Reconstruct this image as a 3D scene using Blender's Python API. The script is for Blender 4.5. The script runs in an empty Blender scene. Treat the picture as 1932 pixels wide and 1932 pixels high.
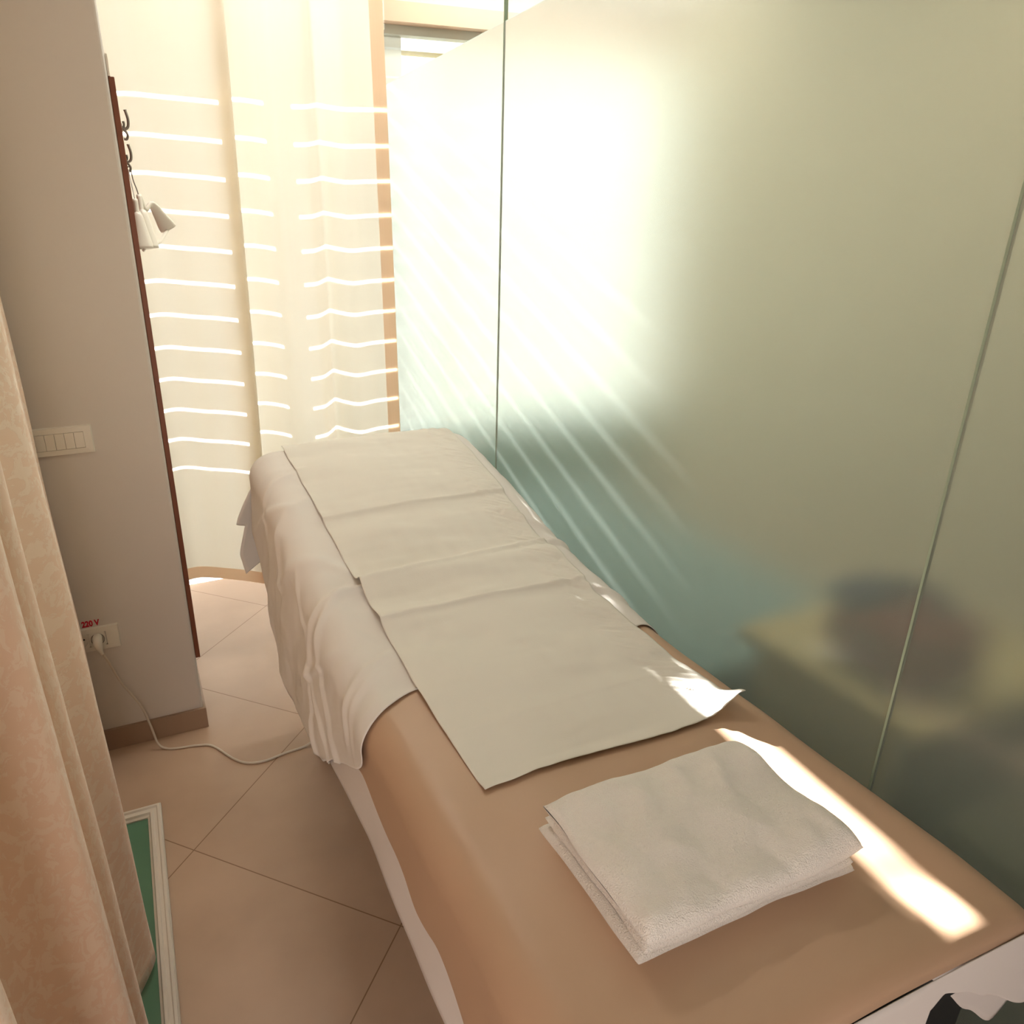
import bpy, bmesh, math, random
from mathutils import Vector, noise, Matrix
random.seed(4)
S = bpy.context.scene
COL = S.collection
PI = math.pi

# ------------------------------------------------------------------ camera
H = 1.52
PX, FPX = 817.17, 1376.68
p, r, yw = math.radians(21.2366), math.radians(-.7547), math.radians(-22.2366)
fw = Vector((-math.sin(yw)*math.cos(p), math.cos(yw)*math.cos(p), -math.sin(p)))
rt = Vector((math.cos(yw), math.sin(yw), 0)); up = rt.cross(fw)
r2 = math.cos(r)*rt + math.sin(r)*up
u2 = -math.sin(r)*rt + math.cos(r)*up
cd = bpy.data.cameras.new('camera'); cam = bpy.data.objects.new('camera', cd); COL.objects.link(cam)
M = Matrix((r2, u2, -fw)).transposed().to_4x4(); M.translation = Vector((0, 0, H)); cam.matrix_world = M
cd.sensor_fit = 'HORIZONTAL'; cd.sensor_width = 36; cd.lens = FPX/1932*36
cd.shift_x = (966-PX)/1932; cd.clip_start = .02
S.camera = cam

# ------------------------------------------------------------------ world, sun, lamps, exposure
W = bpy.data.worlds.new('sky'); S.world = W; W.use_nodes = True
bgn = W.node_tree.nodes['Background']; bgn.inputs[0].default_value = (.86, .93, 1, 1); bgn.inputs[1].default_value = 3.0
def lamp(name, kind, loc, energy, color, **kw):
    l = bpy.data.lights.new(name, kind); l.energy = energy; l.color = color
    for k, v in kw.items(): setattr(l, k, v)
    o = bpy.data.objects.new(name, l); o.location = loc; COL.objects.link(o); return o
SUNDIR = Vector((-.062, -1, -.433))
sun = lamp('sun', 'SUN', (0, 6, 4), 40, (1, .97, .92), angle=math.radians(.53))
sun.rotation_euler = SUNDIR.to_track_quat('-Z', 'Y').to_euler()
la = lamp('overhead_fill_light', 'AREA', (.52, 2.26, 2.57), 9, (1, .95, .86), shape='RECTANGLE', size=.7, size_y=.12)  # unseen fill lamp, added to strengthen the light from the window end
lb = lamp('rear_fill_light', 'AREA', (-.45, -1.32, 1.0), 22, (1, .89, .83), shape='RECTANGLE', size=.9, size_y=1.7)  # unseen fill lamp added behind the camera, no doorway is modelled
lb.rotation_euler = (PI/2, 0, 0)
lc = lamp('overhead_fill_light', 'AREA', (1.7, 1.3, 2.57), 12, (1, .92, .76), shape='RECTANGLE', size=.6, size_y=.6)  # unseen fill lamp added to brighten the next room
ld = lamp('strip_fill_light', 'AREA', (1.75, 2.85, 2.52), 9, (1, .98, .92), shape='RECTANGLE', size=1.3, size_y=.1)  # unseen fill lamp added to whiten the wall above the next room's window
S.view_settings.view_transform = 'Standard'; S.view_settings.look = 'None'
S.view_settings.gamma = 1; S.view_settings.use_curve_mapping = False
S.view_settings.exposure = 0.32
S.cycles.max_bounces = 10; S.cycles.transmission_bounces = 8; S.cycles.diffuse_bounces = 5
S.cycles.sample_clamp_indirect = 6; S.cycles.use_denoising = True
S.cycles.caustics_reflective = False

# ------------------------------------------------------------------ materials
def srgb(r, g, b):
    f = lambda c: c/12.92 if c <= .04045 else ((c+.055)/1.055)**2.4
    return (f(r/255), f(g/255), f(b/255), 1)
def mat(name, col, rough=.6, spec=.4, bump=None, col2=None, cscale=5, sheen=0, metal=0):
    m = bpy.data.materials.new(name); m.use_nodes = True; nt = m.node_tree; b = nt.nodes['Principled BSDF']
    b.inputs['Base Color'].default_value = col; b.inputs['Roughness'].default_value = rough
    b.inputs['Specular IOR Level'].default_value = spec; b.inputs['Metallic'].default_value = metal
    if sheen: b.inputs['Sheen Weight'].default_value = sheen
    tc = nt.nodes.new('ShaderNodeTexCoord')
    if col2:
        n = nt.nodes.new('ShaderNodeTexNoise'); n.inputs['Scale'].default_value = cscale; n.inputs['Detail'].default_value = 6
        nt.links.new(tc.outputs['Object'], n.inputs['Vector'])
        x = nt.nodes.new('ShaderNodeMix'); x.data_type = 'RGBA'
        x.inputs[6].default_value = col; x.inputs[7].default_value = col2
        nt.links.new(n.outputs['Fac'], x.inputs[0]); nt.links.new(x.outputs[2], b.inputs['Base Color'])
    if bump:
        n = nt.nodes.new('ShaderNodeTexNoise'); n.inputs['Scale'].default_value = bump[0]; n.inputs['Detail'].default_value = 4
        nt.links.new(tc.outputs['Object'], n.inputs['Vector'])
        u = nt.nodes.new('ShaderNodeBump'); u.inputs['Strength'].default_value = bump[1]; u.inputs['Distance'].default_value = bump[2]
        nt.links.new(n.outputs['Fac'], u.inputs['Height']); nt.links.new(u.outputs[0], b.inputs['Normal'])
    return m
def translucent(name, diff, trans, w, bump=None, pattern=None):
    m = bpy.data.materials.new(name); m.use_nodes = True; nt = m.node_tree; nt.nodes.clear()
    o = nt.nodes.new('ShaderNodeOutputMaterial'); d = nt.nodes.new('ShaderNodeBsdfDiffuse'); t = nt.nodes.new('ShaderNodeBsdfTranslucent')
    d.inputs[0].default_value = diff; t.inputs[0].default_value = trans
    x = nt.nodes.new('ShaderNodeMixShader'); x.inputs[0].default_value = w
    nt.links.new(d.outputs[0], x.inputs[1]); nt.links.new(t.outputs[0], x.inputs[2]); nt.links.new(x.outputs[0], o.inputs[0])
    if bump:
        tc = nt.nodes.new('ShaderNodeTexCoord'); n = nt.nodes.new('ShaderNodeTexNoise'); n.inputs['Scale'].default_value = bump[0]
        mp = nt.nodes.new('ShaderNodeMapping'); mp.inputs['Scale'].default_value = bump[3]
        nt.links.new(tc.outputs['Object'], mp.inputs[0]); nt.links.new(mp.outputs[0], n.inputs['Vector'])
        u = nt.nodes.new('ShaderNodeBump'); u.inputs['Strength'].default_value = bump[1]; u.inputs['Distance'].default_value = bump[2]
        nt.links.new(n.outputs['Fac'], u.inputs['Height']); nt.links.new(u.outputs[0], d.inputs['Normal'])
    return m

M_wall = mat('painted_plaster', (.68, .635, .59, 1), .85, .2, bump=(90, .12, .002))
M_white = mat('white_paint', (.82, .81, .77, 1), .7, .3)
M_base = mat('tile_baseboard', (.34, .235, .165, 1), .45, .4, col2=(.40, .28, .20, 1), cscale=6)
M_wood = mat('reddish_wood', (.17, .052, .024, 1), .4, .4, col2=(.22, .075, .035, 1), cscale=20)
M_plast = mat('white_plastic', (.80, .76, .68, 1), .3, .5)
M_dark = mat('dark_plastic', (.02, .02, .022, 1), .4, .4)
M_metal = mat('hook_metal', (.30, .27, .24, 1), .35, .5, metal=1)
M_sheet = translucent('cotton_sheet', (.80, .765, .72, 1), (.80, .77, .72, 1), .12, bump=(900, .25, .0006, (1, 1, 1)))
M_paper = translucent('paper_towel_sheet', (.80, .77, .70, 1), (.78, .76, .68, 1), .12, bump=(420, .3, .0006, (1, 1, 1)))
M_skirt = translucent('cotton_skirt', (.78, .73, .70, 1), (.78, .73, .68, 1), .15)
M_vinyl = mat('peach_vinyl', (.50, .335, .225, 1), .42, .35, bump=(1500, .08, .0006), col2=(.47, .31, .205, 1), cscale=4)
M_towel = mat('terry', (.88, .84, .78, 1), .95, .1, bump=(520, 1.0, .0028), sheen=.25)
M_frame = mat('dark_metal_frame', (.03, .03, .032, 1), .45, .4, metal=.4)
M_cord = mat('cord_rubber', (.62, .55, .46, 1), .45, .4)
M_red = mat('red_print', (.55, .02, .05, 1), .6, .2)
M_mat_frame = mat('cream_moulding', (.72, .66, .58, 1), .35, .5)
M_green = mat('green_glass_pane', (.10, .22, .14, 1), .18, .5, col2=(.12, .25, .16, 1), cscale=3)
M_seam = mat('glass_edge_seal', (.30, .38, .28, 1), .3, .5)
M_shut = translucent('shutter_slat', (.8, .82, .8, 1), (.74, .75, .75, 1), .34)
M_shut2 = translucent('thick_shutter_slat', (.75, .79, .77, 1), (.80, .82, .80, 1), .31)
M_header = mat('window_wood', (.74, .50, .38, 1), .6, .3)
M_teal = mat('teal_wall_paint', (.20, .38, .38, 1), .8, .2)
M_beige = mat('beige_wall_paint', (.50, .44, .33, 1), .85, .2)
M_desk = mat('beech_laminate', (.42, .34, .17, 1), .7, .2, col2=(.37, .30, .15, 1), cscale=8)
M_bag_r = mat('dark_red_cloth', (.12, .018, .012, 1), .8, .2)
M_bag_b = mat('dark_blue_cloth', (.015, .025, .06, 1), .8, .2)
M_olive = mat('dark_olive_laminate', (.045, .042, .02, 1), .6, .2)

def floor_mat():
    m = bpy.data.materials.new('porcelain_tiles'); m.use_nodes = True; nt = m.node_tree; b = nt.nodes['Principled BSDF']
    tc = nt.nodes.new('ShaderNodeTexCoord'); mp = nt.nodes.new('ShaderNodeMapping'); mp.vector_type = 'TEXTURE'
    mp.inputs['Location'].default_value = (TILE0[0], TILE0[1], 0); mp.inputs['Rotation'].default_value = (0, 0, PI/4)
    nt.links.new(tc.outputs['Object'], mp.inputs[0])
    br = nt.nodes.new('ShaderNodeTexBrick'); br.offset = 0; br.inputs['Scale'].default_value = 1
    br.inputs['Brick Width'].default_value = .6; br.inputs['Row Height'].default_value = .6
    br.inputs['Mortar Size'].default_value = .0016; br.inputs['Mortar Smooth'].default_value = .15
    br.inputs['Color1'].default_value = (.53, .385, .285, 1); br.inputs['Color2'].default_value = (.555, .405, .30, 1)
    br.inputs['Mortar'].default_value = (.27, .17, .105, 1)
    nt.links.new(mp.outputs[0], br.inputs['Vector'])
    n = nt.nodes.new('ShaderNodeTexNoise'); n.inputs['Scale'].default_value = 3.2; n.inputs['Detail'].default_value = 5
    nt.links.new(tc.outputs['Object'], n.inputs['Vector'])
    cr = nt.nodes.new('ShaderNodeValToRGB'); cr.color_ramp.elements[0].position = .3; cr.color_ramp.elements[1].position = .75
    cr.color_ramp.elements[0].color = (.86, .82, .78, 1); cr.color_ramp.elements[1].color = (1.08, 1.06, 1.03, 1)
    nt.links.new(n.outputs['Fac'], cr.inputs[0])
    x = nt.nodes.new('ShaderNodeMix'); x.data_type = 'RGBA'; x.blend_type = 'MULTIPLY'; x.inputs[0].default_value = 1
    nt.links.new(br.outputs['Color'], x.inputs[6]); nt.links.new(cr.outputs[0], x.inputs[7]); nt.links.new(x.outputs[2], b.inputs['Base Color'])
    b.inputs['Roughness'].default_value = .42; b.inputs['Specular IOR Level'].default_value = .4
    return m
TILE0 = (-.037, 1.6067)
M_floor = floor_mat()

def jacquard_mat():
    m = bpy.data.materials.new('jacquard_satin'); m.use_nodes = True; nt = m.node_tree; b = nt.nodes['Principled BSDF']
    tc = nt.nodes.new('ShaderNodeTexCoord'); mp = nt.nodes.new('ShaderNodeMapping'); mp.inputs['Scale'].default_value = (1, 1, .55)
    nt.links.new(tc.outputs['UV'], mp.inputs[0])
    n = nt.nodes.new('ShaderNodeTexNoise'); n.inputs['Scale'].default_value = 38; n.inputs['Detail'].default_value = 10; n.inputs['Roughness'].default_value = .68
    n.inputs['Distortion'].default_value = .9
    nt.links.new(mp.outputs[0], n.inputs['Vector'])
    cr = nt.nodes.new('ShaderNodeValToRGB'); cr.color_ramp.elements[0].position = .50; cr.color_ramp.elements[1].position = .53
    nt.links.new(n.outputs['Fac'], cr.inputs[0])
    x = nt.nodes.new('ShaderNodeMix'); x.data_type = 'RGBA'; x.inputs[6].default_value = (.86, .62, .46, 1); x.inputs[7].default_value = (.90, .70, .545, 1)
    nt.links.new(cr.outputs[0], x.inputs[0]); nt.links.new(x.outputs[2], b.inputs['Base Color'])
    mr = nt.nodes.new('ShaderNodeMapRange'); mr.inputs[3].default_value = .60; mr.inputs[4].default_value = .30
    nt.links.new(cr.outputs[0], mr.inputs[0]); nt.links.new(mr.outputs[0], b.inputs['Roughness'])
    b.inputs['Specular IOR Level'].default_value = .6; b.inputs['Sheen Weight'].default_value = .35
    u = nt.nodes.new('ShaderNodeBump'); u.inputs['Strength'].default_value = .3; u.inputs['Distance'].default_value = .0008
    nt.links.new(cr.outputs[0], u.inputs['Height']); nt.links.new(u.outputs[0], b.inputs['Normal'])
    return m
M_jac = jacquard_mat()

def curtain_mat(name, c, ct, w):
    m = bpy.data.materials.new(name); m.use_nodes = True; nt = m.node_tree; nt.nodes.clear()
    o = nt.nodes.new('ShaderNodeOutputMaterial'); d = nt.nodes.new('ShaderNodeBsdfDiffuse'); t = nt.nodes.new('ShaderNodeBsdfTranslucent')
    d.inputs[0].default_value = c
    tc = nt.nodes.new('ShaderNodeTexCoord'); mp = nt.nodes.new('ShaderNodeMapping'); mp.inputs['Scale'].default_value = (16, .6, 1)
    nt.links.new(tc.outputs['UV'], mp.inputs[0])
    n = nt.nodes.new('ShaderNodeTexNoise'); n.inputs['Scale'].default_value = 1.0; n.inputs['Detail'].default_value = 5
    nt.links.new(mp.outputs[0], n.inputs['Vector'])
    x = nt.nodes.new('ShaderNodeMix'); x.data_type = 'RGBA'; x.inputs[6].default_value = ct
    x.inputs[7].default_value = (ct[0]*.97, ct[1]*.90, ct[2]*.80, 1)
    nt.links.new(n.outputs['Fac'], x.inputs[0]); nt.links.new(x.outputs[2], t.inputs[0])
    mx = nt.nodes.new('ShaderNodeMixShader'); mx.inputs[0].default_value = w
    nt.links.new(d.outputs[0], mx.inputs[1]); nt.links.new(t.outputs[0], mx.inputs[2]); nt.links.new(mx.outputs[0], o.inputs[0])
    return m
M_curt = curtain_mat('cream_curtain_cloth', (.80, .74, .65, 1), (.88, .85, .76, 1), .60)
M_hem = curtain_mat('peach_hem_cloth', (.88, .70, .56, 1), (.92, .72, .56, 1), .65)

def frosted_mat():
    m = bpy.data.materials.new('frosted_glass'); m.use_nodes = True; nt = m.node_tree; nt.nodes.clear()
    o = nt.nodes.new('ShaderNodeOutputMaterial')
    g = nt.nodes.new('ShaderNodeBsdfRefraction'); g.inputs['Color'].default_value = (.945, .965, .935, 1); g.inputs['Roughness'].default_value = .27; g.inputs['IOR'].default_value = 1.45
    t = nt.nodes.new('ShaderNodeBsdfTranslucent'); t.inputs[0].default_value = (.80, .90, .86, 1)
    d = nt.nodes.new('ShaderNodeBsdfDiffuse'); d.inputs[0].default_value = (.72, .80, .76, 1)
    s = nt.nodes.new('ShaderNodeBsdfGlossy'); s.inputs['Roughness'].default_value = .22; s.inputs[0].default_value = (1, 1, 1, 1)
    a = nt.nodes.new('ShaderNodeMixShader'); a.inputs[0].default_value = .15
    nt.links.new(t.outputs[0], a.inputs[1]); nt.links.new(d.outputs[0], a.inputs[2])
    b = nt.nodes.new('ShaderNodeMixShader'); b.inputs[0].default_value = .22
    nt.links.new(g.outputs[0], b.inputs[1]); nt.links.new(a.outputs[0], b.inputs[2])
    f = nt.nodes.new('ShaderNodeFresnel'); f.inputs[0].default_value = 1.25
    c = nt.nodes.new('ShaderNodeMixShader')
    nt.links.new(f.outputs[0], c.inputs[0]); nt.links.new(b.outputs[0], c.inputs[1]); nt.links.new(s.outputs[0], c.inputs[2])
    nt.links.new(c.outputs[0], o.inputs[0]); return m
M_frost = frosted_mat()
def clear_mat():
    m = bpy.data.materials.new('clear_glass'); m.use_nodes = True; nt = m.node_tree; nt.nodes.clear()
    o = nt.nodes.new('ShaderNodeOutputMaterial'); g = nt.nodes.new('ShaderNodeBsdfTransparent'); g.inputs[0].default_value = (.95, .98, .955, 1)
    s = nt.nodes.new('ShaderNodeBsdfGlossy'); s.inputs['Roughness'].default_value = .0
    c = nt.nodes.new('ShaderNodeMixShader'); c.inputs[0].default_value = .05; nt.links.new(g.outputs[0], c.inputs[1]); nt.links.new(s.outputs[0], c.inputs[2])
    nt.links.new(c.outputs[0], o.inputs[0]); return m
M_clear = clear_mat()

# ------------------------------------------------------------------ helpers
def link(name, me, m, parent=None, smooth=False):
    o = bpy.data.objects.new(name, me); COL.objects.link(o)
    for mm in (m if isinstance(m, (list, tuple)) else [m]): me.materials.append(mm)
    if parent: o.parent = parent
    if smooth:
        for q in me.polygons: q.use_smooth = True
    return o
def bmobj(name, bm, m, parent=None, smooth=False):
    bmesh.ops.recalc_face_normals(bm, faces=bm.faces)
    me = bpy.data.meshes.new(name); bm.to_mesh(me); bm.free(); return link(name, me, m, parent, smooth)
def box(bm, x0, x1, y0, y1, z0, z1, bev=0):
    vs = [bm.verts.new((x, y, z)) for x in (x0, x1) for y in (y0, y1) for z in (z0, z1)]
    fs = [(0, 1, 3, 2), (4, 6, 7, 5), (0, 4, 5, 1), (2, 3, 7, 6), (0, 2, 6, 4), (1, 5, 7, 3)]
    ff = [bm.faces.new([vs[i] for i in f]) for f in fs]
    if bev:
        es = set(e for f in ff for e in f.edges)
        bmesh.ops.bevel(bm, geom=list(es), offset=bev, segments=3, affect='EDGES', profile=.5)
def boxobj(name, dims, m, parent=None, bev=0):
    bm = bmesh.new(); box(bm, *dims, bev=bev); return bmobj(name, bm, m, parent)
def tag(o, label, cat, group=None):
    o['label'] = label; o['category'] = cat
    if group: o['group'] = group
    return o
def struct(o): o['kind'] = 'structure'; return o
def empty(name, loc, label, cat, group=None):
    o = bpy.data.objects.new(name, None); o.location = loc; COL.objects.link(o); o.empty_display_size = .05
    bpy.context.view_layer.update(); return tag(o, label, cat, group)
def part(o, root):
    "parent a mesh built in world coordinates to a root standing at its own location"
    o.parent = root
    acc = Vector(); q = root
    while q is not None: acc += q.location; q = q.parent
    for v in o.data.vertices: v.co -= acc
    return o
def catmull(pts, n):
    out = []; P = [Vector(q) for q in pts]; P = [2*P[0]-P[1]] + P + [2*P[-1]-P[-2]]
    for i in range(1, len(P)-2):
        for k in range(n):
            t = k/n; a, b, c, d = P[i-1:i+3]
            out.append(.5*((2*b)+(-a+c)*t+(2*a-5*b+4*c-d)*t*t+(-a+3*b-3*c+d)*t**3))
    out.append(P[-2]); return out
def tube(bm, pts, rad, seg=10, caps=True, ref=None):
    rings = []; n = len(pts); prev = None
    for i, q in enumerate(pts):
        t = (pts[min(i+1, n-1)]-pts[max(i-1, 0)]).normalized()
        if prev is None:
            u = t.cross(ref).normalized() if ref else t.orthogonal().normalized()
        else:
            u = (prev - t*prev.dot(t)).normalized()
        prev = u; v = t.cross(u); R = rad[i] if isinstance(rad, (list, tuple)) else rad
        Ru, Rv = R if isinstance(R, tuple) else (R, R)
        rings.append([bm.verts.new(q + u*math.cos(a)*Ru + v*math.sin(a)*Rv) for a in [2*PI*k/seg for k in range(seg)]])
    for a, b in zip(rings, rings[1:]):
        for k in range(seg): bm.faces.new((a[k], a[(k+1) % seg], b[(k+1) % seg], b[k]))
    if caps: bm.faces.new(rings[0]); bm.faces.new(rings[-1][::-1])
def grid(nu, nv, f, uv=None):
    me = bpy.data.meshes.new('g'); vs = [f(i/nu, j/nv) for i in range(nu+1) for j in range(nv+1)]
    fs = [(i*(nv+1)+j, (i+1)*(nv+1)+j, (i+1)*(nv+1)+j+1, i*(nv+1)+j+1) for i in range(nu) for j in range(nv)]
    me.from_pydata([tuple(v) for v in vs], [], fs)
    if uv:
        L = me.uv_layers.new(name='UV')
        for lp in me.loops:
            i, j = divmod(lp.vertex_index, nv+1); L.data[lp.index].uv = uv(i/nu, j/nv)
    me.update(); return me
def solid(o, t, off=-1):
    s = o.modifiers.new('thickness', 'SOLIDIFY'); s.thickness = t; s.offset = off; return o
def sstep(a, b, x):
    t = max(0, min(1, (x-a)/(b-a))); return t*t*(3-2*t)
def interp(tab, x):
    if x <= tab[0][0]: return tab[0][1]
    for (a, b), (c, d) in zip(tab, tab[1:]):
        if x <= c:
            t = (x-a)/(c-a); t = t*t*(3-2*t)*.4+t*.6; return b+(d-b)*t
    return tab[-1][1]
def N(x, y, z=0): return noise.noise(Vector((x, y, z)))

# ------------------------------------------------------------------ room shell
GX = .97; FY = 3.2; CZ = 2.6
struct(boxobj('floor', (-1.6, 3.2, -1.4, 4.2, -.1, 0), M_floor))
struct(boxobj('ceiling', (-1.6, 2.6, -1.4, FY+.12, CZ, CZ+.1), M_white))
bm = bmesh.new(); box(bm, -1.3, .052, 2.134, FY, 0, CZ, bev=.009)
struct(bmobj('wall_left', bm, M_wall))
struct(boxobj('wall_side', (-1.4, -1.3, -1.4, FY, 0, CZ), M_wall))
struct(boxobj('wall_rear', (-1.4, 2.6, -1.5, -1.4, 0, CZ), M_wall))
struct(boxobj('wall_neighbour', (2.5, 2.6, -1.4, FY, 0, CZ), M_beige))
# baseboard with a short return round the corner
bm = bmesh.new(); box(bm, -1.3, .060, 2.124, 2.134, 0, .073); box(bm, .052, .060, 2.134, 2.60, 0, .073)
struct(bmobj('baseboard_left', bm, M_base))
# window wall: our side is a full height shuttered door, next door a window above a low wall
struct(boxobj('wall_front', (.05, 2.5, FY, FY+.12, 2.333, CZ), M_white))
struct(boxobj('wall_sill', (1.0, 2.5, FY, FY+.12, 0, .58), M_teal))
bm = bmesh.new()
box(bm, .925, .994, FY, FY+.06, 0, 1.80); box(bm, .925, .994, FY, FY+.06, 2.06, 2.333); box(bm, .925, .937, FY, FY+.06, 1.80, 2.06)
struct(bmobj('wall_sun_slot_post', bm, M_white))  # hidden post, its opening shaped to throw the sun patch on the bed
struct(boxobj('trim_1', (.05, 2.5, FY-.10, FY, 2.265, 2.333), M_header))
struct(boxobj('trim_8', (1.108, 1.19, FY-.015, FY+.03, .58, 2.24), M_white))
M_grey = mat('grey_paint', (.62, .60, .56, 1), .7, .3)
struct(boxobj('trim_2', (.05, 2.5, FY-.05, FY, 2.233, 2.265), M_grey))
struct(boxobj('trim_3', (.530, .608, FY-.02, FY+.07, 0, 2.333), M_white))
M_yel = mat('cream_rail', (.75, .64, .40, 1), .7, .3)
struct(boxobj('trim_4', (1.10, 2.5, FY-.012, FY-.002, 2.172, 2.188), M_yel))
struct(boxobj('trim_5', (1.10, 2.5, FY-.012, FY-.002, 2.078, 2.092), M_yel))

SL = 2.203; SP = .1022; GAP = .0095
def shutter(name, x0, x1, zlow, nslit, label, group, m=None, GAP=.0088):
    bm = bmesh.new(); top = 2.262; z = SL
    zs = []
    for k in range(nslit): zs.append(SL-SP*k)
    hi = top
    for zc in zs:
        box(bm, x0, x1, FY+.035, FY+.043, zc+GAP/2, hi, bev=.002); hi = zc-GAP/2
    while hi > zlow+.02:
        lo = max(zlow, hi-SP); box(bm, x0, x1, FY+.035, FY+.043, lo, hi+.001, bev=.0015); hi = lo
    o = bmobj(name, bm, m or M_shut)
    return tag(o, label, 'roller shutter', group)
shutter('roller_shutter', .052, .535, .005, 12, 'white slatted roller shutter glowing behind the left half of the cream curtain', None)
shutter('roller_shutter', .60, .924, .005, 12, 'white slatted roller shutter behind the right half of the cream curtain, beside the glass', None)
shutter('roller_shutter', .995, 1.14, .58, 12, 'narrow slatted roller shutter of the next room right beside the glass partition', None, M_shut2, .022)
shutter('roller_shutter', 1.142, 2.5, .58, 0, 'wide closed white roller shutter of the next room seen through the frosted glass', None, M_shut2)

# ------------------------------------------------------------------ glass partition
seams = [(1.8738, 2.78), (.5838, 1.8702), (-1.39, .5802)]
for i, (a, b) in enumerate(seams):
    w = struct(boxobj('wall_glass', (GX, GX+.010, a, b, .0, 1.990), M_frost))
    w2 = struct(boxobj('wall_clear_glass', (GX, GX+.010, a, b, 1.9905, CZ), M_clear))
for i, y in enumerate((1.872, .582)):
    struct(boxobj('trim_%d' % (6+i), (GX-.0005, GX+.010, y-.0016, y+.0016, 0, CZ), M_seam))

# ------------------------------------------------------------------ far curtain
CTOP = 2.50; CBOT = .33
plan = [(.058, 2.515), (.12, 2.525), (.20, 2.50), (.28, 2.478), (.345, 2.452), (.368, 2.440), (.372, 2.452), (.345, 2.480), (.338, 2.500),
        (.36, 2.515), (.41, 2.512), (.46, 2.490), (.50, 2.462), (.54, 2.452), (.60, 2.458), (.632, 2.480), (.652, 2.494), (.68, 2.475), (.73, 2.452), (.80, 2.462), (.888, 2.468)]
cp = catmull([(a, b, 0) for a, b in plan], 10)
def curt_pt(u, v, side=0.0):
    z = CBOT + (CTOP-CBOT)*v
    t = u*(len(cp)-1); i = min(int(t), len(cp)-2); q = cp[i].lerp(cp[i+1], t-i)
    x, y = q.x, q.y
    low = 1-v
    x -= .025*v*sstep(.6, .9, x)          # the edge leans in at the top
    x += .035*(v-.3)*sstep(.15, .36, x)*(1-sstep(.40, .55, x))
    y = 2.48 + (y-2.48)*(.45+.65*low) + .006*N(x*2, z*1.2, 3)
    z2 = z + (.02*math.sin(x*9+.8)*low if v < .05 else 0)
    return Vector((x, y, z2))
me = grid(200, 70, curt_pt, uv=lambda u, v: (u, v))
curtain = link('window_curtain', me, M_curt, smooth=True)
tag(curtain, 'cream translucent curtain with sun stripes hanging in front of the window', 'curtain')
def hem_b(u, v):
    q = curt_pt(u, v*.0207); q.y -= .0022; return q
hem = link('bottom_hem', grid(200, 2, hem_b, uv=lambda u, v: (u, v)), M_hem, curtain, smooth=True)
hem['label'] = 'peach hem along the bottom'
def hem_s(u, v):
    q = curt_pt(1-.0262*u, v); q.y -= .0022; return q
hem = link('side_hem', grid(4, 70, hem_s, uv=lambda u, v: (u, v)), M_hem, curtain, smooth=True)
hem['label'] = 'peach hem along the edge'
bm = bmesh.new(); tube(bm, [Vector((.055, 2.48, 2.53)), Vector((.966, 2.48, 2.53))], .012, 12)
tag(bmobj('curtain_rail', bm, M_plast, smooth=True), 'white rail carrying the cream window curtain', 'curtain rail')
# second rail for the front curtain
bm = bmesh.new(); tube(bm, [Vector((-.24, 2.13, 2.53)), Vector((-.24, .3, 2.53))], .012, 12)
tag(bmobj('curtain_rail', bm, M_plast, smooth=True), 'white rail carrying the peach jacquard curtain', 'curtain rail')

# ------------------------------------------------------------------ foreground jacquard curtain
plan2 = [(-.290, 2.10), (-.238, 2.06), (-.262, 1.95), (-.33, 1.80), (-.34, 1.62), (-.30, 1.48), (-.22, 1.40), (-.155, 1.335), (-.142, 1.305), (-.150, 1.27), (-.205, 1.17), (-.235, 1.09),
         (-.20, 1.03), (-.148, .995), (-.137, .975), (-.146, .95), (-.172, .925), (-.168, .895), (-.142, .880), (-.134, .862), (-.142, .838), (-.19, .815), (-.235, .80), (-.262, .77), (-.285, .70), (-.262, .62), (-.20, .575), (-.168, .555), (-.176, .52), (-.25, .47), (-.33, .45)]
cp2 = catmull([(a, b, 0) for a, b in plan2], 9)
def fc_pt(u, v):
    z = .03 + 2.48*v
    t = u*(len(cp2)-1); i = min(int(t), len(cp2)-2); q = cp2[i].lerp(cp2[i+1], t-i)
    x = q.x - .028*(z/1.4)*sstep(.3, .5, q.y) + .006*N(q.y*5, z*2.2, 1); y = q.y + .006*N(q.x*8, z*2.0, 7)
    if z < .25: x -= .010*(.25-z)/.25*0
    return Vector((x, y, z))
L2 = sum((a-b).length for a, b in zip(cp2, cp2[1:]))
me = grid(270, 80, fc_pt, uv=lambda u, v: (u*L2, v*2.48))
fc = solid(link('door_curtain', me, M_jac, smooth=True), .0012)
tag(fc, 'peach jacquard satin curtain hanging in deep folds at the left edge', 'curtain')

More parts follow.
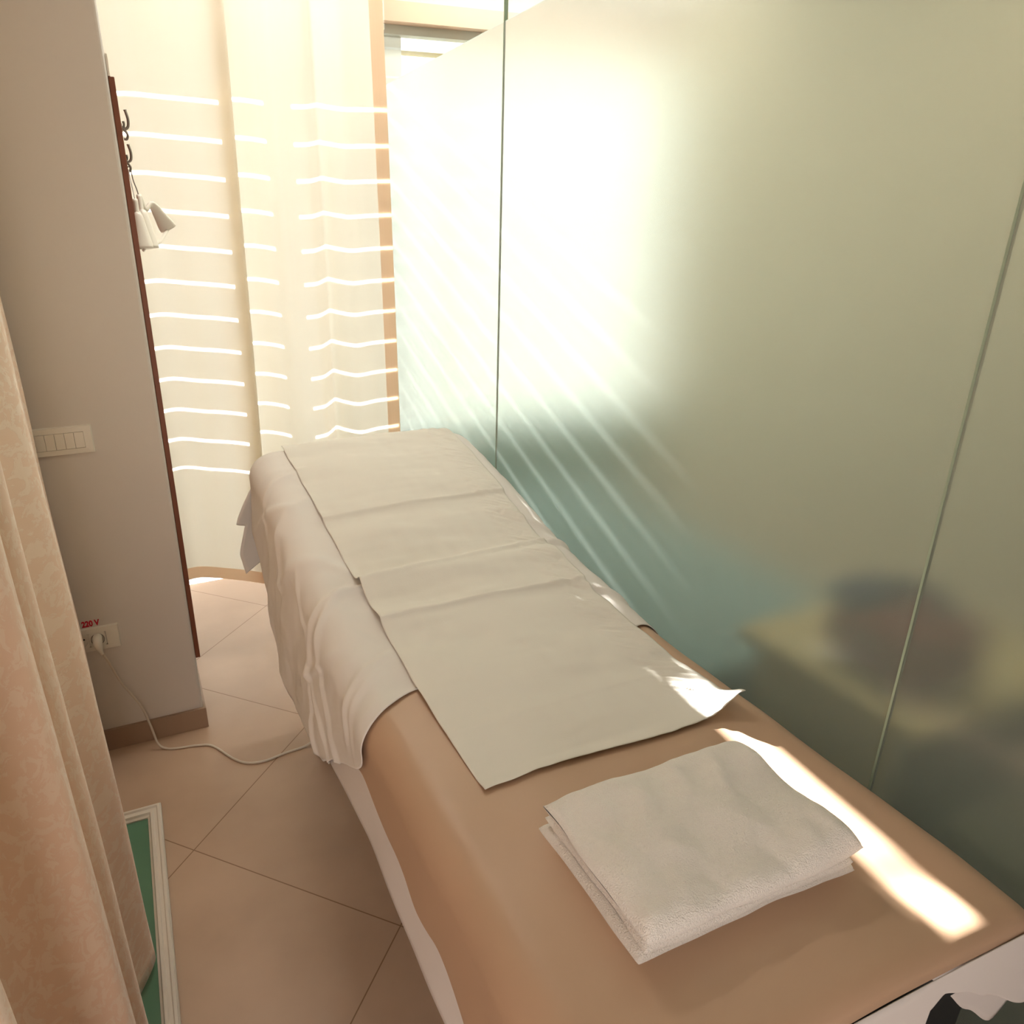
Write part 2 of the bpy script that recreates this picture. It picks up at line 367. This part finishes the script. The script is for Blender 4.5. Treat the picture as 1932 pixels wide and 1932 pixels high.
# ------------------------------------------------------------------ massage bed
XL, XR = .275, .915
ztab = [(.2, .752), (1.02, .755), (1.16, .768), (1.24, .781), (1.36, .796), (1.42, .806), (1.55, .842), (1.70, .882), (1.85, .916), (1.97, .932), (2.2, .935)]
def ztop(y): return interp(ztab, y)
YN = .312; YF = 2.0
def surf(y, s, e=0.0, R=.05, flare=0.0):
    """point on the covered bed: s measured across from the left top edge (negative: down the left side), e lifts along the normal"""
    Wd = XR-XL; zt = ztop(y); q = PI*R/2
    crown = .010*math.sin(PI*max(0, min(1, s/Wd)))
    if s < R:                      # left shoulder
        a = (R-s)
        if a < q:
            th = a/R; n = Vector((-math.sin(th), 0, math.cos(th))); c = Vector((XL+R, y, zt-R))
            P = c + n*(R+e)
        else:
            d = a-q; n = Vector((-1, 0, 0)); P = Vector((XL-e-flare*d, y, zt-R-d))
    elif s > Wd-R:
        a = s-(Wd-R)
        if a < q:
            th = a/R; n = Vector((math.sin(th), 0, math.cos(th))); c = Vector((XR-R, y, zt-R)); P = c+n*(R+e)
        else:
            d = a-q; P = Vector((XR+e, y, zt-R-d))
    else:
        P = Vector((XL+s, y, zt+e))
    P.z += crown*(1 if R <= s <= Wd-R else 0 if s < R-q or s > Wd-R+q else 1)
    return P
bed = empty('massage_bed', (.59, 1.2, 0), 'massage bed with peach vinyl cover and white skirt, raised far end, beside the glass', 'massage bed')
SW = XR-XL
# mattress core
bm = bmesh.new()
rows = []
for k in range(30):
    y = YN+.02 + (YF-.02-YN-.02)*k/29; zt = ztop(y)-.014
    rows.append([bm.verts.new(c) for c in ((XL+.012, y, zt-.10), (XL+.012, y, zt-.035), (XL+.04, y, zt), (XR-.04, y, zt), (XR-.012, y, zt-.035), (XR-.012, y, zt-.10))])
for a, b in zip(rows, rows[1:]):
    for k in range(6): bm.faces.new((a[k], a[(k+1) % 6], b[(k+1) % 6], b[k]))
bm.faces.new(rows[0]); bm.faces.new(rows[-1][::-1])
part(bmobj('mattress', bm, M_frame), bed)  # dark material stands in for the shade under the arched skirt
# frame, lifting column, base, feet
bm = bmesh.new()
box(bm, XL+.06, XL+.10, .42, 1.90, .58, .63, bev=.004); box(bm, XR-.10, XR-.06, .42, 1.90, .58, .63, bev=.004)
for y in (.42, 1.15, 1.86): box(bm, XL+.10, XR-.10, y, y+.04, .585, .625, bev=.004)
part(bmobj('frame', bm, M_frame), bed)
bm = bmesh.new(); box(bm, .46, .73, 1.0, 1.3, .12, .40, bev=.01); box(bm, .49, .70, 1.03, 1.27, .40, .585, bev=.008)
part(bmobj('lifting_column', bm, M_frame), bed)
bm = bmesh.new(); box(bm, .40, .46, .60, 1.86, .055, .115, bev=.008); box(bm, .73, .79, .60, 1.86, .055, .115, bev=.008)
box(bm, .36, .83, 1.80, 1.86, .055, .11, bev=.008); box(bm, .36, .83, .60, .66, .055, .11, bev=.008)
part(bmobj('base', bm, M_frame), bed)
for (x, y) in ((.385, 1.86), (.80, 1.86), (.385, .63), (.80, .63)):
    bm = bmesh.new(); tube(bm, [Vector((x, y, 0)), Vector((x, y, .012)), Vector((x, y, .02)), Vector((x, y, .06))], [.03, .03, .016, .014], 18)
    part(bmobj('leg', bm, M_dark, smooth=False), bed)
part(boxobj('shade_panel', (.36, .90, .352, .37, .40, .69), M_frame, bev=.004), bed)  # added dark sheet standing in for the shade under the near end
# peach vinyl cover, draped
def wr(y, s, amp=.004):
    "soft swells of the cover"
    return amp*(N(y*4.5, s*5.5, 2.1)+.5*N(y*9, s*9, 5.7))
BOT = [(.3, -.168), (.45, -.172), (.60, -.178), (.68, -.186), (.78, -.176), (.83, -.165), (.87, -.122), (.95, -.128), (1.08, -.155), (1.3, -.15)]
botL = lambda y: interp(BOT, y)
def vin(u, v):
    y = YN + (1.30-YN)*u
    s0 = botL(y); s1 = SW+.04; s = s0+(s1-s0)*v
    side = sstep(.02, -.12, s)
    e = .004 + wr(y, s) + side*(.006*N(y*6, s*3, 9.1)+.004)
    P = surf(y, s, e, flare=.03)
    # rolled near edge
    d = y-YN
    if d < .03: P.z -= .018*(1-math.sqrt(max(0, 1-((.03-d)/.03)**2)))
    # press mark near the right corner
    P.z -= .008*math.exp(-(((P.x-.80)/.05)**2+((y-.40)/.035)**2)) if s > 0 else 0
    if P.x > .955: P.x = .955
    return P
cover = part(solid(link('cover', grid(150, 130, vin), M_vinyl, smooth=True), .0025), bed)
cover['label'] = 'peach vinyl cover over the near half'
# white cotton skirt below the cover, hanging lower and round the near end
def skirt(u, v):
    y = YN+.004 + (1.45-YN)*u; z = .66 - (.66-.548 + .008*N(y*5, 4) + .05*sstep(1.0, 1.3, y))*v
    return Vector((XL-.006-.017*v - .004*N(y*7, v*1.2, 3)*v, y, z))
part(solid(link('side_skirt', grid(110, 12, skirt), M_skirt, smooth=True), .0012), bed)
HZ = [(.2, .30), (.685, .30), (.706, .60), (.716, .700), (.735, .716), (.772, .700), (.82, .669), (.923, .597), (1.0, .56)]
def nskirt(u, v):
    x = XL + (XR+.03-XL)*u
    zt = ztop(YN)-.0125+.010*math.sin(PI*min(1, u*1.05))
    # arched cutaway towards the right corner
    hemz = interp(HZ, x)
    z = zt + (hemz-zt)*v
    k = (zt-z)/.4
    return Vector((x, YN-.003 - .012*k - .014*N(x*7, z*4, 8)*k, z))
part(solid(link('end_skirt', grid(240, 30, nskirt), M_skirt, smooth=True), .0012), bed)
def flap(u, v):
    x = .725 + .235*u; zt = .735-.05*u
    hemz = interp([(.725, .717), (.795, .651), (.86, .585), (.928, .524), (.935, .523), (.97, .56)], x)
    return Vector((x, YN+.018+.004*v, zt+(hemz-zt)*v))
part(solid(link('inner_skirt_flap', grid(30, 12, flap), M_skirt, smooth=True), .0012), bed)

# white sheet over the raised part
def ridge(y, s, y0, s0, sl, w, amp, a=-9, b=9):
    "a crease running across; amp signed"
    d = (y-y0)-(s-s0)*sl
    return amp*math.exp(-(d/w)**2)*sstep(a, a+.05, s)*(1-sstep(b-.05, b, s))
def sheet_e(y, s):
    e = .0095 + wr(y, s)
    e += .001+.003*N(y*11+s*4, s*8, 1.3) + .0022*N(y*26, s*13+y*6, 4.4)
    e += .009*max(0, N(y*5+s*7, s*4-y*2, 11.0))*sstep(.16, -.02, s)
    # crease at the hinge, running over the shoulder
    e += ridge(y, s, 1.335, .10, .10, .012, .008)
    e -= ridge(y, s, 1.375, .10, .10, .02, .0015)
    e += ridge(y, s, 1.28, 0, .9, .014, .007, -.22, .10)
    e += ridge(y, s, 1.50, 0, -.9, .022, .007, -.15, .12)
    e += ridge(y, s, 1.66, .02, .5, .02, .006, -.15, .11)
    e += ridge(y, s, 1.10, .06, .35, .012, .006, -.10, .12)
    e += ridge(y, s, 1.80, .02, .35, .010, .005, -.12, .12) + ridge(y, s, 1.72, 0, -1.2, .016, .006, -.2, .06)
    e += ridge(y, s, 1.40, -.05, 1.4, .014, .006, -.3, .02) + ridge(y, s, 1.22, -.03, -1.0, .012, .005, -.25, .04) + ridge(y, s, 1.05, .0, .5, .010, .004, -.1, .1)
    e += .0022*max(0, .25-abs(N(y*8+s*9, s*7-y*3, 21.0)))*4*sstep(.14, .0, s)
    e += ridge(y, s, 1.16, .62, -.6, .012, .006, .53, .70)
    e += ridge(y, s, 1.45, .62, -.8, .014, .006, .50, .72)
    return e
def shy0(s):
    "near hem of the sheet"
    t = sstep(.14, -.15, s)
    base = 1.0 + .012*math.sin(s*24)
    return base - .03*sstep(.12, .02, s) + .14*sstep(-.03, -.20, s) + .03*sstep(.5, .64, s)
def sh(u, v):
    s0, s1 = interp([(0, -.17), (.10, -.245), (.22, -.30), (.85, -.44), (1, -.44)], u), SW+.14; s = s0+(s1-s0)*v
    y0 = shy0(s); y1 = 1.995 - .30*sstep(-.10, -.50, s)
    y = y0+(y1-y0)*u
    side = sstep(.02, -.12, s)
    e = sheet_e(y, s)+side*(.006*N(y*6, s*3, 9.1)+.004+.020*max(0, N(y*7+s*3, s*2.5, 6))*sstep(-.05, -.3, s))
    P = surf(y, s, e, flare=.02)
    if P.x > .962: P.x = .962
    # soft far edge
    d = y1-y
    if d < .05: P.z -= .028*(1-math.sqrt(max(0, 1-((.05-d)/.05)**2)))*sstep(-.1, .05, s)
    return P
sheet = solid(link('draped_sheet', grid(190, 210, sh), M_sheet, smooth=True), .0012)
tag(sheet, 'white cotton sheet draped over the raised end of the bed and hanging down its side', 'bed sheet')
def fdrop(u, v):
    z0 = ztop(1.99)-.028+.010*math.sin(PI*u)-.03*(1-sstep(0, .1, u))-.03*sstep(.93, 1, u)
    xl0 = interp([(.55, .228), (.60, .220), (.63, .215), (.708, .234), (.716, .238), (.73, .213), (.90, .288), (.95, .29)], z0+(.56-z0)*v)
    x = xl0 + (XR+.02-xl0)*u
    zb = .56+.42*(x-.228) + .02*math.sin(u*9) if x < .4 else .632-.2*(x-.4)
    y = 1.996 + .05*math.sin(v*PI/2) + .012*N(u*9, v*2, 5)*v
    return Vector((x, y, z0+(zb-z0)*v))
fd = solid(link('end_drop', grid(60, 70, fdrop), M_sheet, sheet, smooth=True), .0012)

# paper strip
PY0, PY1 = .740, 1.985
def paper(u, v):
    Y = PY0+(PY1-PY0)*u
    xl, xr = .379 + .004*math.sin(Y*5) - .022*sstep(1.1, 1.9, Y), .858 + .006*math.sin(Y*7+1)-.010*sstep(.78, .95, Y)*(1-sstep(1.15, 1.3, Y))
    x = xl+(xr-xl)*v; s = x-XL
    y = Y + (.006*math.sin(v*7) + .002*N(v*14, 1))*(1-sstep(PY0, PY0+.05, Y))
    sy = max(y, 0)
    es = sheet_e(y, s)
    es0 = .004+wr(y, s); k = sstep(.90, .965, y)
    e = es0*(1-k)+es*k + .0052
    # fold creases of the paper and long soft billows
    for yc, am in ((1.205, .010), (1.60, .008), (.875, .0015)):
        d = y-yc-(v-.5)*.004
        e += am*(math.exp(-max(0, d)/.05) if d > 0 else math.exp(d/.006))
    e += .010*math.exp(-((y-1.33)/.035)**2) - .002*math.exp(-((y-1.46)/.06)**2)
    e += (.0050*(.6+N(y*2,v*2,6)))*(1+math.sin(y*33+2.2*math.sin(y*5+v*.8)+v*1.6))*.5*sstep(.76, .82, y)
    e += .0012*N(y*40, v*4, 2) + .001*N(y*14, v*16, 7)
    # crimped right margin
    m = sstep(.80, .86, v)*(1-sstep(.97, 1.0, v))
    e += m*.0035*(N(y*95+v*30, v*9, 3)+.5*N(y*50-v*20, v*6, 8)+.5)
    # lifting near corner
    e += .030*sstep(.85, 1.0, v)*sstep(PY0+.07, PY0, Y) + .004*sstep(PY0+.03, PY0, Y)
    P = surf(y, s, e)
    return P
pp = solid(link('paper_sheet', grid(420, 120, paper), M_paper, smooth=True), .0005, 1)
tag(pp, 'cream disposable paper sheet with fold creases laid along the middle of the bed', 'paper sheet')

# ------------------------------------------------------------------ folded towel
TX0, TX1, TY0, TY1 = .415, .738, .430, .648
tz = ztop(.5)+.012
towel = empty('folded_towel', ((TX0+TX1)/2, (TY0+TY1)/2, tz), 'thick white terry towel folded into a rectangle on the peach vinyl', 'towel')
def slab(name, x0, x1, y0, y1, z0, z1, seed, amp=1.0, ex=.035):
    "one folded layer: round nose at the near side, soft closed ends, uneven pile"
    n, k = 120, 60; hh = (z1-z0)/2
    def rnd(d, w):
        t = min(1, max(0, d/w)); return math.sqrt(max(0, 1-(1-t)**2))
    def f(u, v):
        uu = u+.5*.04*math.sin(2*PI*u)*-1     # denser towards the ends
        xx = x0+(x1-x0)*uu
        Ln = (y1-y0); L1 = Ln-hh; La = PI*hh; tot = 2*L1+La; d = v*tot
        if d < L1: y, z, top = y1-d, -hh, 0
        elif d < L1+La:
            th = (d-L1)/hh; y = y0+hh-hh*math.sin(th); z = -hh*math.cos(th); top = max(0, -math.cos(th))
        else: y, z, top = y0+hh+(d-L1-La), hh, 1
        sc = rnd(min(xx-x0, x1-xx), ex)*rnd(y1-y, .03)
        x = xx+.004*N(y*14, seed, z*9)
        b = amp*(.015*N(x*9+seed, y*10, 1)+.007*N(x*22, y*20, seed)+.0022*N(x*60, y*55, seed))
        b += amp*.0035*math.sin((x*1.0-y*.55)*95+seed)*math.exp(-(((x-x1+.12)/.07)**2+((y-y1+.05)/.05)**2))
        zz = z0+hh+z*sc+b*top*sc
        return Vector((x, y+.0035*N(x*16, seed, z*20), zz))
    return part(link(name, grid(n, k*2, f), M_towel, smooth=True), towel)
slab('lower_fold', TX0-.002, TX1+.004, TY0+.008, TY1+.006, tz-.013, tz+.013, 3.1, 0, .012)
slab('middle_fold', TX0+.006, TX1-.004, TY0+.005, TY1, tz+.010, tz+.030, 5.3, 0, .014)
slab('upper_fold', TX0, TX1, TY0, TY1-.002, tz+.024, tz+.066, 7.7, 1.0, .030)
def flat(name, poly, lab=None):
    bm = bmesh.new(); vs = [bm.verts.new((x, y, tz-.006)) for x, y in poly]; bm.faces.new(vs)
    o = part(solid(bmobj(name, bm, M_towel), .004, 1), towel)
    if lab: o['label'] = lab
flat('towel_hem', [(.56, .47), (.565, .428), (.64, .419), (.697, .416), (.704, .428), (.70, .47)], 'flat woven hem poking out underneath')
flat('towel_hem', [(.69, .48), (.69, .432), (.728, .430), (.734, .440), (.733, .48)])
flat('towel_hem', [(.409, .485), (.413, .470), (.419, .468), (.421, .457), (.44, .452), (.46, .49)])

# ------------------------------------------------------------------ switch plate and socket plate
WY = 2.134
def frame_bm(x0, x1, z0, z1, hx0, hx1, hz0, hz1, t):
    bm = bmesh.new()
    def ring(ax0, ax1, az0, az1, y): return [bm.verts.new(c) for c in ((ax0, y, az0), (ax1, y, az0), (ax1, y, az1), (ax0, y, az1))]
    R0 = ring(x0, x1, z0, z1, WY); R1 = ring(x0+.0025, x1-.0025, z0+.0025, z1-.0025, WY-t)
    R2 = ring(hx0, hx1, hz0, hz1, WY-t-.001); R3 = ring(hx0, hx1, hz0, hz1, WY-.001)
    for A, B in ((R0, R1), (R1, R2), (R2, R3)):
        for k in range(4): bm.faces.new((A[k], A[(k+1) % 4], B[(k+1) % 4], B[k]))
    return bm
sx1 = -.1245; sz0, sz1 = .9615, 1.0395
sw = empty('switch_plate', (-.215, WY, 1.0), 'cream wall plate with a row of rocker switches, partly behind the jacquard curtain', 'light switch')
part(bmobj('cover_frame', frame_bm(sx1-.185, sx1, sz0, sz1, sx1-.165, sx1-.021, sz0+.0165, sz1-.0165, .007), M_plast), sw)
for k in range(6):
    x1 = sx1-.0215-k*.0238
    bm = bmesh.new(); box(bm, x1-.0232, x1, WY-.0085, WY-.001, sz0+.0172, sz1-.0172, bev=.0008)
    part(bmobj('rocker_switch', bm, M_plast), sw)
px1 = -.1515; pz0, pz1 = .356, .434
so = empty('socket_plate', (-.24, WY, .395), 'cream double socket plate low on the wall with a white plug in it', 'power socket')
bm = frame_bm(px1-.185, px1, pz0, pz1, px1-.150, px1-.036, pz0+.0165, pz1-.0165, .007)
part(bmobj('cover_frame', bm, M_plast), so)
def socket(cx, cz):
    bm = bmesh.new(); h = .0224; n = 32; y = WY-.0085
    outer = []; 
    for k in range(n):
        a = 2*PI*k/n; c, s = math.cos(a), math.sin(a); m_ = max(abs(c), abs(s)); outer.append(bm.verts.new((cx+c/m_*h, y, cz+s/m_*h)))
    r1 = [bm.verts.new((cx+math.cos(2*PI*k/n)*.0195, y, cz+math.sin(2*PI*k/n)*.0195)) for k in range(n)]
    r2_ = [bm.verts.new((cx+math.cos(2*PI*k/n)*.0185, WY+.006, cz+math.sin(2*PI*k/n)*.0185)) for k in range(n)]
    for A, B in ((outer, r1), (r1, r2_)):
        for k in range(n): bm.faces.new((A[k], A[(k+1) % n], B[(k+1) % n], B[k]))
    bm.faces.new(r2_)
    o = part(bmobj('socket_insert', bm, M_plast), so)
    for dx in (-.0095, .0095):
        bm = bmesh.new(); tube(bm, [Vector((cx+dx, WY-.0001, cz+dx*.3)), Vector((cx+dx, WY+.001, cz+dx*.3))], .0028, 12)
        hh = bmobj('contact_hole', bm, M_dark); hh.parent = o
        for v in hh.data.vertices: v.co -= so.location
    return o
scx = px1-.036-.0224-.002; scz = .395
# the recess sits in front of the wall face
def socket2(cx, cz):
    bm = bmesh.new(); h = .0226; n = 36; y = WY-.0085
    P = lambda rr, yy: [bm.verts.new((cx+math.cos(2*PI*k/n)*rr, yy, cz+math.sin(2*PI*k/n)*rr)) for k in range(n)]
    outer = []
    for k in range(n):
        a = 2*PI*k/n; c, s = math.cos(a), math.sin(a); m_ = max(abs(c), abs(s)); outer.append(bm.verts.new((cx+c/m_*h, y, cz+s/m_*h)))
    r1 = P(.0196, y); r2_ = P(.0190, WY-.0015)
    for A, B in ((outer, r1), (r1, r2_)):
        for k in range(n): bm.faces.new((A[k], A[(k+1) % n], B[(k+1) % n], B[k]))
    bm.faces.new(r2_); o = part(bmobj('socket_insert', bm, M_plast), so)
    bm = bmesh.new()
    for k in range(n):
        pass
    for dx in (-.0095, .0095):
        bmh = bmesh.new(); tube(bmh, [Vector((cx+dx, WY-.0028, cz+dx*.35)), Vector((cx+dx, WY-.0016, cz+dx*.35))], .0028, 12)
        hh = bmobj('contact_hole', bmh, M_dark); hh.parent = o
        for v in hh.data.vertices: v.co -= so.location
    bm.free(); return o
socket2(scx, scz); socket2(scx-.0465, scz)
bmr = bmesh.new(); n = 36
ra = [bmr.verts.new((scx+math.cos(2*PI*k/n)*.0192, WY-.0086, scz+math.sin(2*PI*k/n)*.0192)) for k in range(n)]
rb = [bmr.verts.new((scx+math.cos(2*PI*k/n)*.0172, WY-.0089, scz+math.sin(2*PI*k/n)*.0172)) for k in range(n)]
for k in range(n): bmr.faces.new((ra[k], ra[(k+1) % n], rb[(k+1) % n], rb[k]))
M_ring = mat('grey_ring', (.22, .20, .18, 1), .5, .4)
part(bmobj('socket_ring', bmr, M_ring), so)

# 220 V printed above the socket, built as strokes (flat lettering stuck on the wall)
cu = bpy.data.curves.new('lettering', 'FONT'); cu.body = '220 V'; cu.size = .0255; cu.extrude = .0003; cu.offset = .0011
to = bpy.data.objects.new('lettering_tmp', cu); COL.objects.link(to); bpy.context.view_layer.update()
dg = bpy.context.evaluated_depsgraph_get(); tm = bpy.data.meshes.new_from_object(to.evaluated_get(dg)); bpy.data.objects.remove(to)
xs = [v.co.x for v in tm.vertices]; wx = max(xs)-min(xs); k_ = .0485/wx
for v in tm.vertices: v.co = Vector((-.2475+(v.co.x-min(xs))*k_, WY-.0006-v.co.z, .4385+v.co.y*1.0))
lt = link('voltage_lettering', tm, M_red); tag(lt, 'small red printed voltage lettering on the wall above the double socket', 'lettering')

# plug and cord: one thing
pc = empty('power_cord', (scx, WY, scz), 'pale grey power cord with white plug running from the socket to the bed', 'power cord')
bm = bmesh.new()
pl = catmull([(scx, WY-.003, scz+.006), (scx, WY-.024, scz+.006), (scx+.001, WY-.034, scz-.004), (scx+.003, WY-.034, scz-.022), (scx+.006, WY-.030, scz-.040)], 6)
m_ = len(pl); rr = [(.0135 - .0085*sstep(.35, 1, i/(m_-1))) for i in range(m_)]
tube(bm, pl, rr, 18); part(bmobj('plug', bm, M_plast, smooth=True), pc)
cpts = catmull([(scx+.006, WY-.030, scz-.038), (-.193, WY-.032, .325), (-.170, WY-.03, .244), (-.130, WY-.034, .155), (-.112, WY-.045, .085), (-.098, WY-.065, .022), (-.075, 2.058, .004), (-.04, 2.045, .004), (.015, 2.035, .004), (.060, 2.012, .004), (.112, 1.925, .004), (.150, 1.888, .004), (.20, 1.877, .004), (.262, 1.888, .004), (.33, 1.895, .005), (.372, 1.892, .03)], 8)
bm = bmesh.new(); tube(bm, cpts, .0034, 10); part(bmobj('cable', bm, M_cord, smooth=True), pc)

# ------------------------------------------------------------------ coat rack on the wall end
rack = empty('coat_rack', (.0525, 2.2, 1.0), 'tall reddish wooden board with metal coat hooks fixed on the end of the wall', 'coat rack')
bm = bmesh.new(); box(bm, .0525, .0665, 2.142, 2.44, .253, 1.868, bev=.002); part(bmobj('board', bm, M_wood), rack)
def hook(y, z):
    bx = .0665
    bm = bmesh.new(); tube(bm, [Vector((bx, y, z)), Vector((bx+.003, y, z))], .010, 16)
    o = part(bmobj('coat_hook', bm, M_metal), rack)
    bm = bmesh.new()
    tube(bm, catmull([(bx+.002, y, z), (bx+.010, y, z-.003), (bx+.017, y, z+.003), (bx+.019, y, z+.020), (bx+.015, y, z+.040)], 6), [.0035]*24+[.0042], 10)
    tube(bm, catmull([(bx+.002, y, z-.004), (bx+.007, y, z-.006), (bx+.013, y, z-.016), (bx+.010, y, z-.026), (bx+.003, y, z-.026)], 6), .003, 10)
    tube(bm, catmull([(bx+.006, y, z), (bx+.008, y, z+.007), (bx+.007, y, z+.014)], 6), .003, 10)
    h2 = bmobj('prong', bm, M_metal, smooth=True); h2.parent = o
    for v in h2.data.vertices: v.co -= rack.location
    return o
hook(2.20, 1.766); hook(2.33, 1.701)
# small white bracket above the board
tag(boxobj('board_bracket', (.0525, .0575, 2.142, 2.20, 1.869, 1.915), M_plast), 'small white bracket just above the top of the wooden board', 'bracket')

# ------------------------------------------------------------------ hangers
def hanger(top, e1, e2, label, wire):
    root = empty('coat_hanger', top, label, 'coat hanger', 'white plastic coat hangers')
    T, A, B = Vector(top), Vector(e1), Vector(e2)
    bm = bmesh.new()
    for E in (A, B):
        d = E-T; mid = T+d*.45+Vector((0, 0, .018))
        pts = catmull([T+Vector((0, 0, .004)), T+d*.18-Vector((0, 0, .018)), mid, T+d*.8+Vector((0, 0, .008)), E], 7)
        m = len(pts); tube(bm, pts, [((.007+.017*sstep(.25, .95, i/(m-1))**1.3), .006+.003*sstep(.3, 1, i/(m-1))) for i in range(m)], 16, ref=Vector((-.25, 1, .1)))
    part(bmobj('shoulders', bm, M_plast, smooth=True), root)
    bm = bmesh.new(); tube(bm, [A*.96+T*.04-Vector((0, 0, .006)), (A+B)/2-Vector((0, 0, .010)), B*.96+T*.04-Vector((0, 0, .004))], .0045, 10)
    part(bmobj('trouser_bar', bm, M_plast, smooth=True), root)
    bm = bmesh.new(); tube(bm, catmull(wire, 7), .0015, 8); part(bmobj('wire_hook', bm, M_metal, smooth=True), root)
hanger((.090, 2.33, 1.612), (.160, 2.395, 1.528), (.098, 2.27, 1.480), 'white plastic coat hanger hanging from the lower hook, the one further from the wooden board',
       [(.070, 2.33, 1.681), (.074, 2.33, 1.686), (.079, 2.33, 1.682), (.080, 2.33, 1.668), (.082, 2.33, 1.650), (.087, 2.33, 1.630), (.090, 2.33, 1.612)])
hanger((.0755, 2.24, 1.598), (.0785, 2.28, 1.49), (.079, 2.19, 1.48), 'white plastic coat hanger pressed against the wooden board, half hidden by it',
       [(.070, 2.322, 1.680), (.073, 2.318, 1.676), (.073, 2.30, 1.66), (.074, 2.28, 1.64), (.075, 2.255, 1.62), (.0755, 2.24, 1.600)])

# ------------------------------------------------------------------ framed green glass panel on the floor
fx0, fx1, fy0, fy1 = -.62, -.106, .55, 1.80
fr = empty('framed_glass_panel', ((fx0+fx1)/2, (fy0+fy1)/2, 0), 'green glass panel in a cream moulded frame lying on the floor under the jacquard curtain', 'framed panel')
bm = bmesh.new()
prof = [(0, .0), (0, .020), (.004, .024), (.010, .024), (.013, .019), (.020, .019), (.023, .022), (.029, .022), (.032, .016), (.037, .012), (.037, .0)]
rings = []
for d, z in prof:
    rings.append([bm.verts.new(c) for c in ((fx0+d, fy0+d, z), (fx1-d, fy0+d, z), (fx1-d, fy1-d, z), (fx0+d, fy1-d, z))])
for a, b in zip(rings, rings[1:]):
    for k in range(4): bm.faces.new((a[k], a[(k+1) % 4], b[(k+1) % 4], b[k]))
part(bmobj('moulded_frame', bm, M_mat_frame), fr)
part(boxobj('glass_pane', (fx0+.035, fx1-.035, fy0+.035, fy1-.035, .002, .008), M_green), fr)

# ------------------------------------------------------------------ next room, behind the frosted glass
dk = empty('desk', (1.5, .85, 0), 'light wood desk blurred behind the frosted glass', 'desk')
part(boxobj('desk_top', (1.13, 1.62, .62, 1.02, .690, .718), M_desk, bev=.003), dk)
part(boxobj('front_panel', (1.15, 1.17, .66, .98, .0, .690), M_desk), dk)
for (x, y) in ((1.18, .95), (1.57, .95), (1.18, .64), (1.57, .64)):
    part(boxobj('leg', (x, x+.035, y, y+.035, 0, .690), M_olive), dk)
part(boxobj('dark_filler_box', (1.175, 1.60, .68, .94, .02, .688), M_olive, bev=.003), dk)  # added dark box, keeps the lit floor under the desk from showing
bg = empty('bag', (1.33, .79, .718), 'dark red and blue bag on the desk blurred behind the frosted glass', 'bag')
def blob(name, c, rad, m, par, seed):
    bm = bmesh.new(); bmesh.ops.create_icosphere(bm, subdivisions=4, radius=1)
    for v in bm.verts:
        q = v.co.copy(); f = 1+.15*noise.noise(q*1.7+Vector((seed, 0, 0)))
        sg = lambda t: math.copysign(abs(t)**.6, t)
        v.co = Vector((c[0]+sg(q.x)*rad[0]*f, c[1]+sg(q.y)*rad[1]*f, c[2]+max(-1, sg(q.z))*rad[2]))
    return part(bmobj(name, bm, m, smooth=True), par)
blob('body', (1.29, .775, .784), (.11, .11, .066), M_bag_r, bg, 1)
blob('upper_pocket', (1.27, .85, .845), (.07, .05, .025), M_bag_b, bg, 5)
bm = bmesh.new(); tube(bm, catmull([(1.26, .84, .86), (1.27, .81, .885), (1.29, .78, .89), (1.31, .74, .875), (1.32, .72, .82)], 8), .012, 10)
part(bmobj('handle', bm, M_bag_b, smooth=True), bg)
ch = empty('couch', (1.45, 1.9, 0), 'low teal couch added for its tone, blurred behind the frosted glass, beyond the desk', 'couch')  # made-up piece, put in to give the teal tone seen through the glass
M_tealf = mat('teal_upholstery', (.15, .235, .24, 1), .8, .2)
part(boxobj('seat_cushion', (1.10, 1.80, 1.14, 2.62, .34, .50), M_tealf, bev=.03), ch)
part(boxobj('couch_base', (1.13, 1.77, 1.17, 2.59, .08, .34), M_tealf, bev=.01), ch)
for (x, y) in ((1.15, 1.2), (1.70, 1.2), (1.15, 2.5), (1.70, 2.5)): part(boxobj('leg', (x, x+.04, y, y+.04, 0, .08), M_olive), ch)
cb = empty('darkening_cabinet', (1.9, .0, 0), 'dark low cabinet added to darken the view, blurred behind the nearest frosted glass pane', 'cabinet')  # made-up piece, put in to darken the lower part of the near pane
part(boxobj('body', (1.10, 2.2, -.9, .54, .02, .62), M_olive, bev=.005), cb)
part(boxobj('door', (1.082, 1.099, -.88, -.20, .06, .59), M_olive, bev=.003), cb)
part(boxobj('door', (1.082, 1.099, -.18, .52, .06, .59), M_olive, bev=.003), cb)
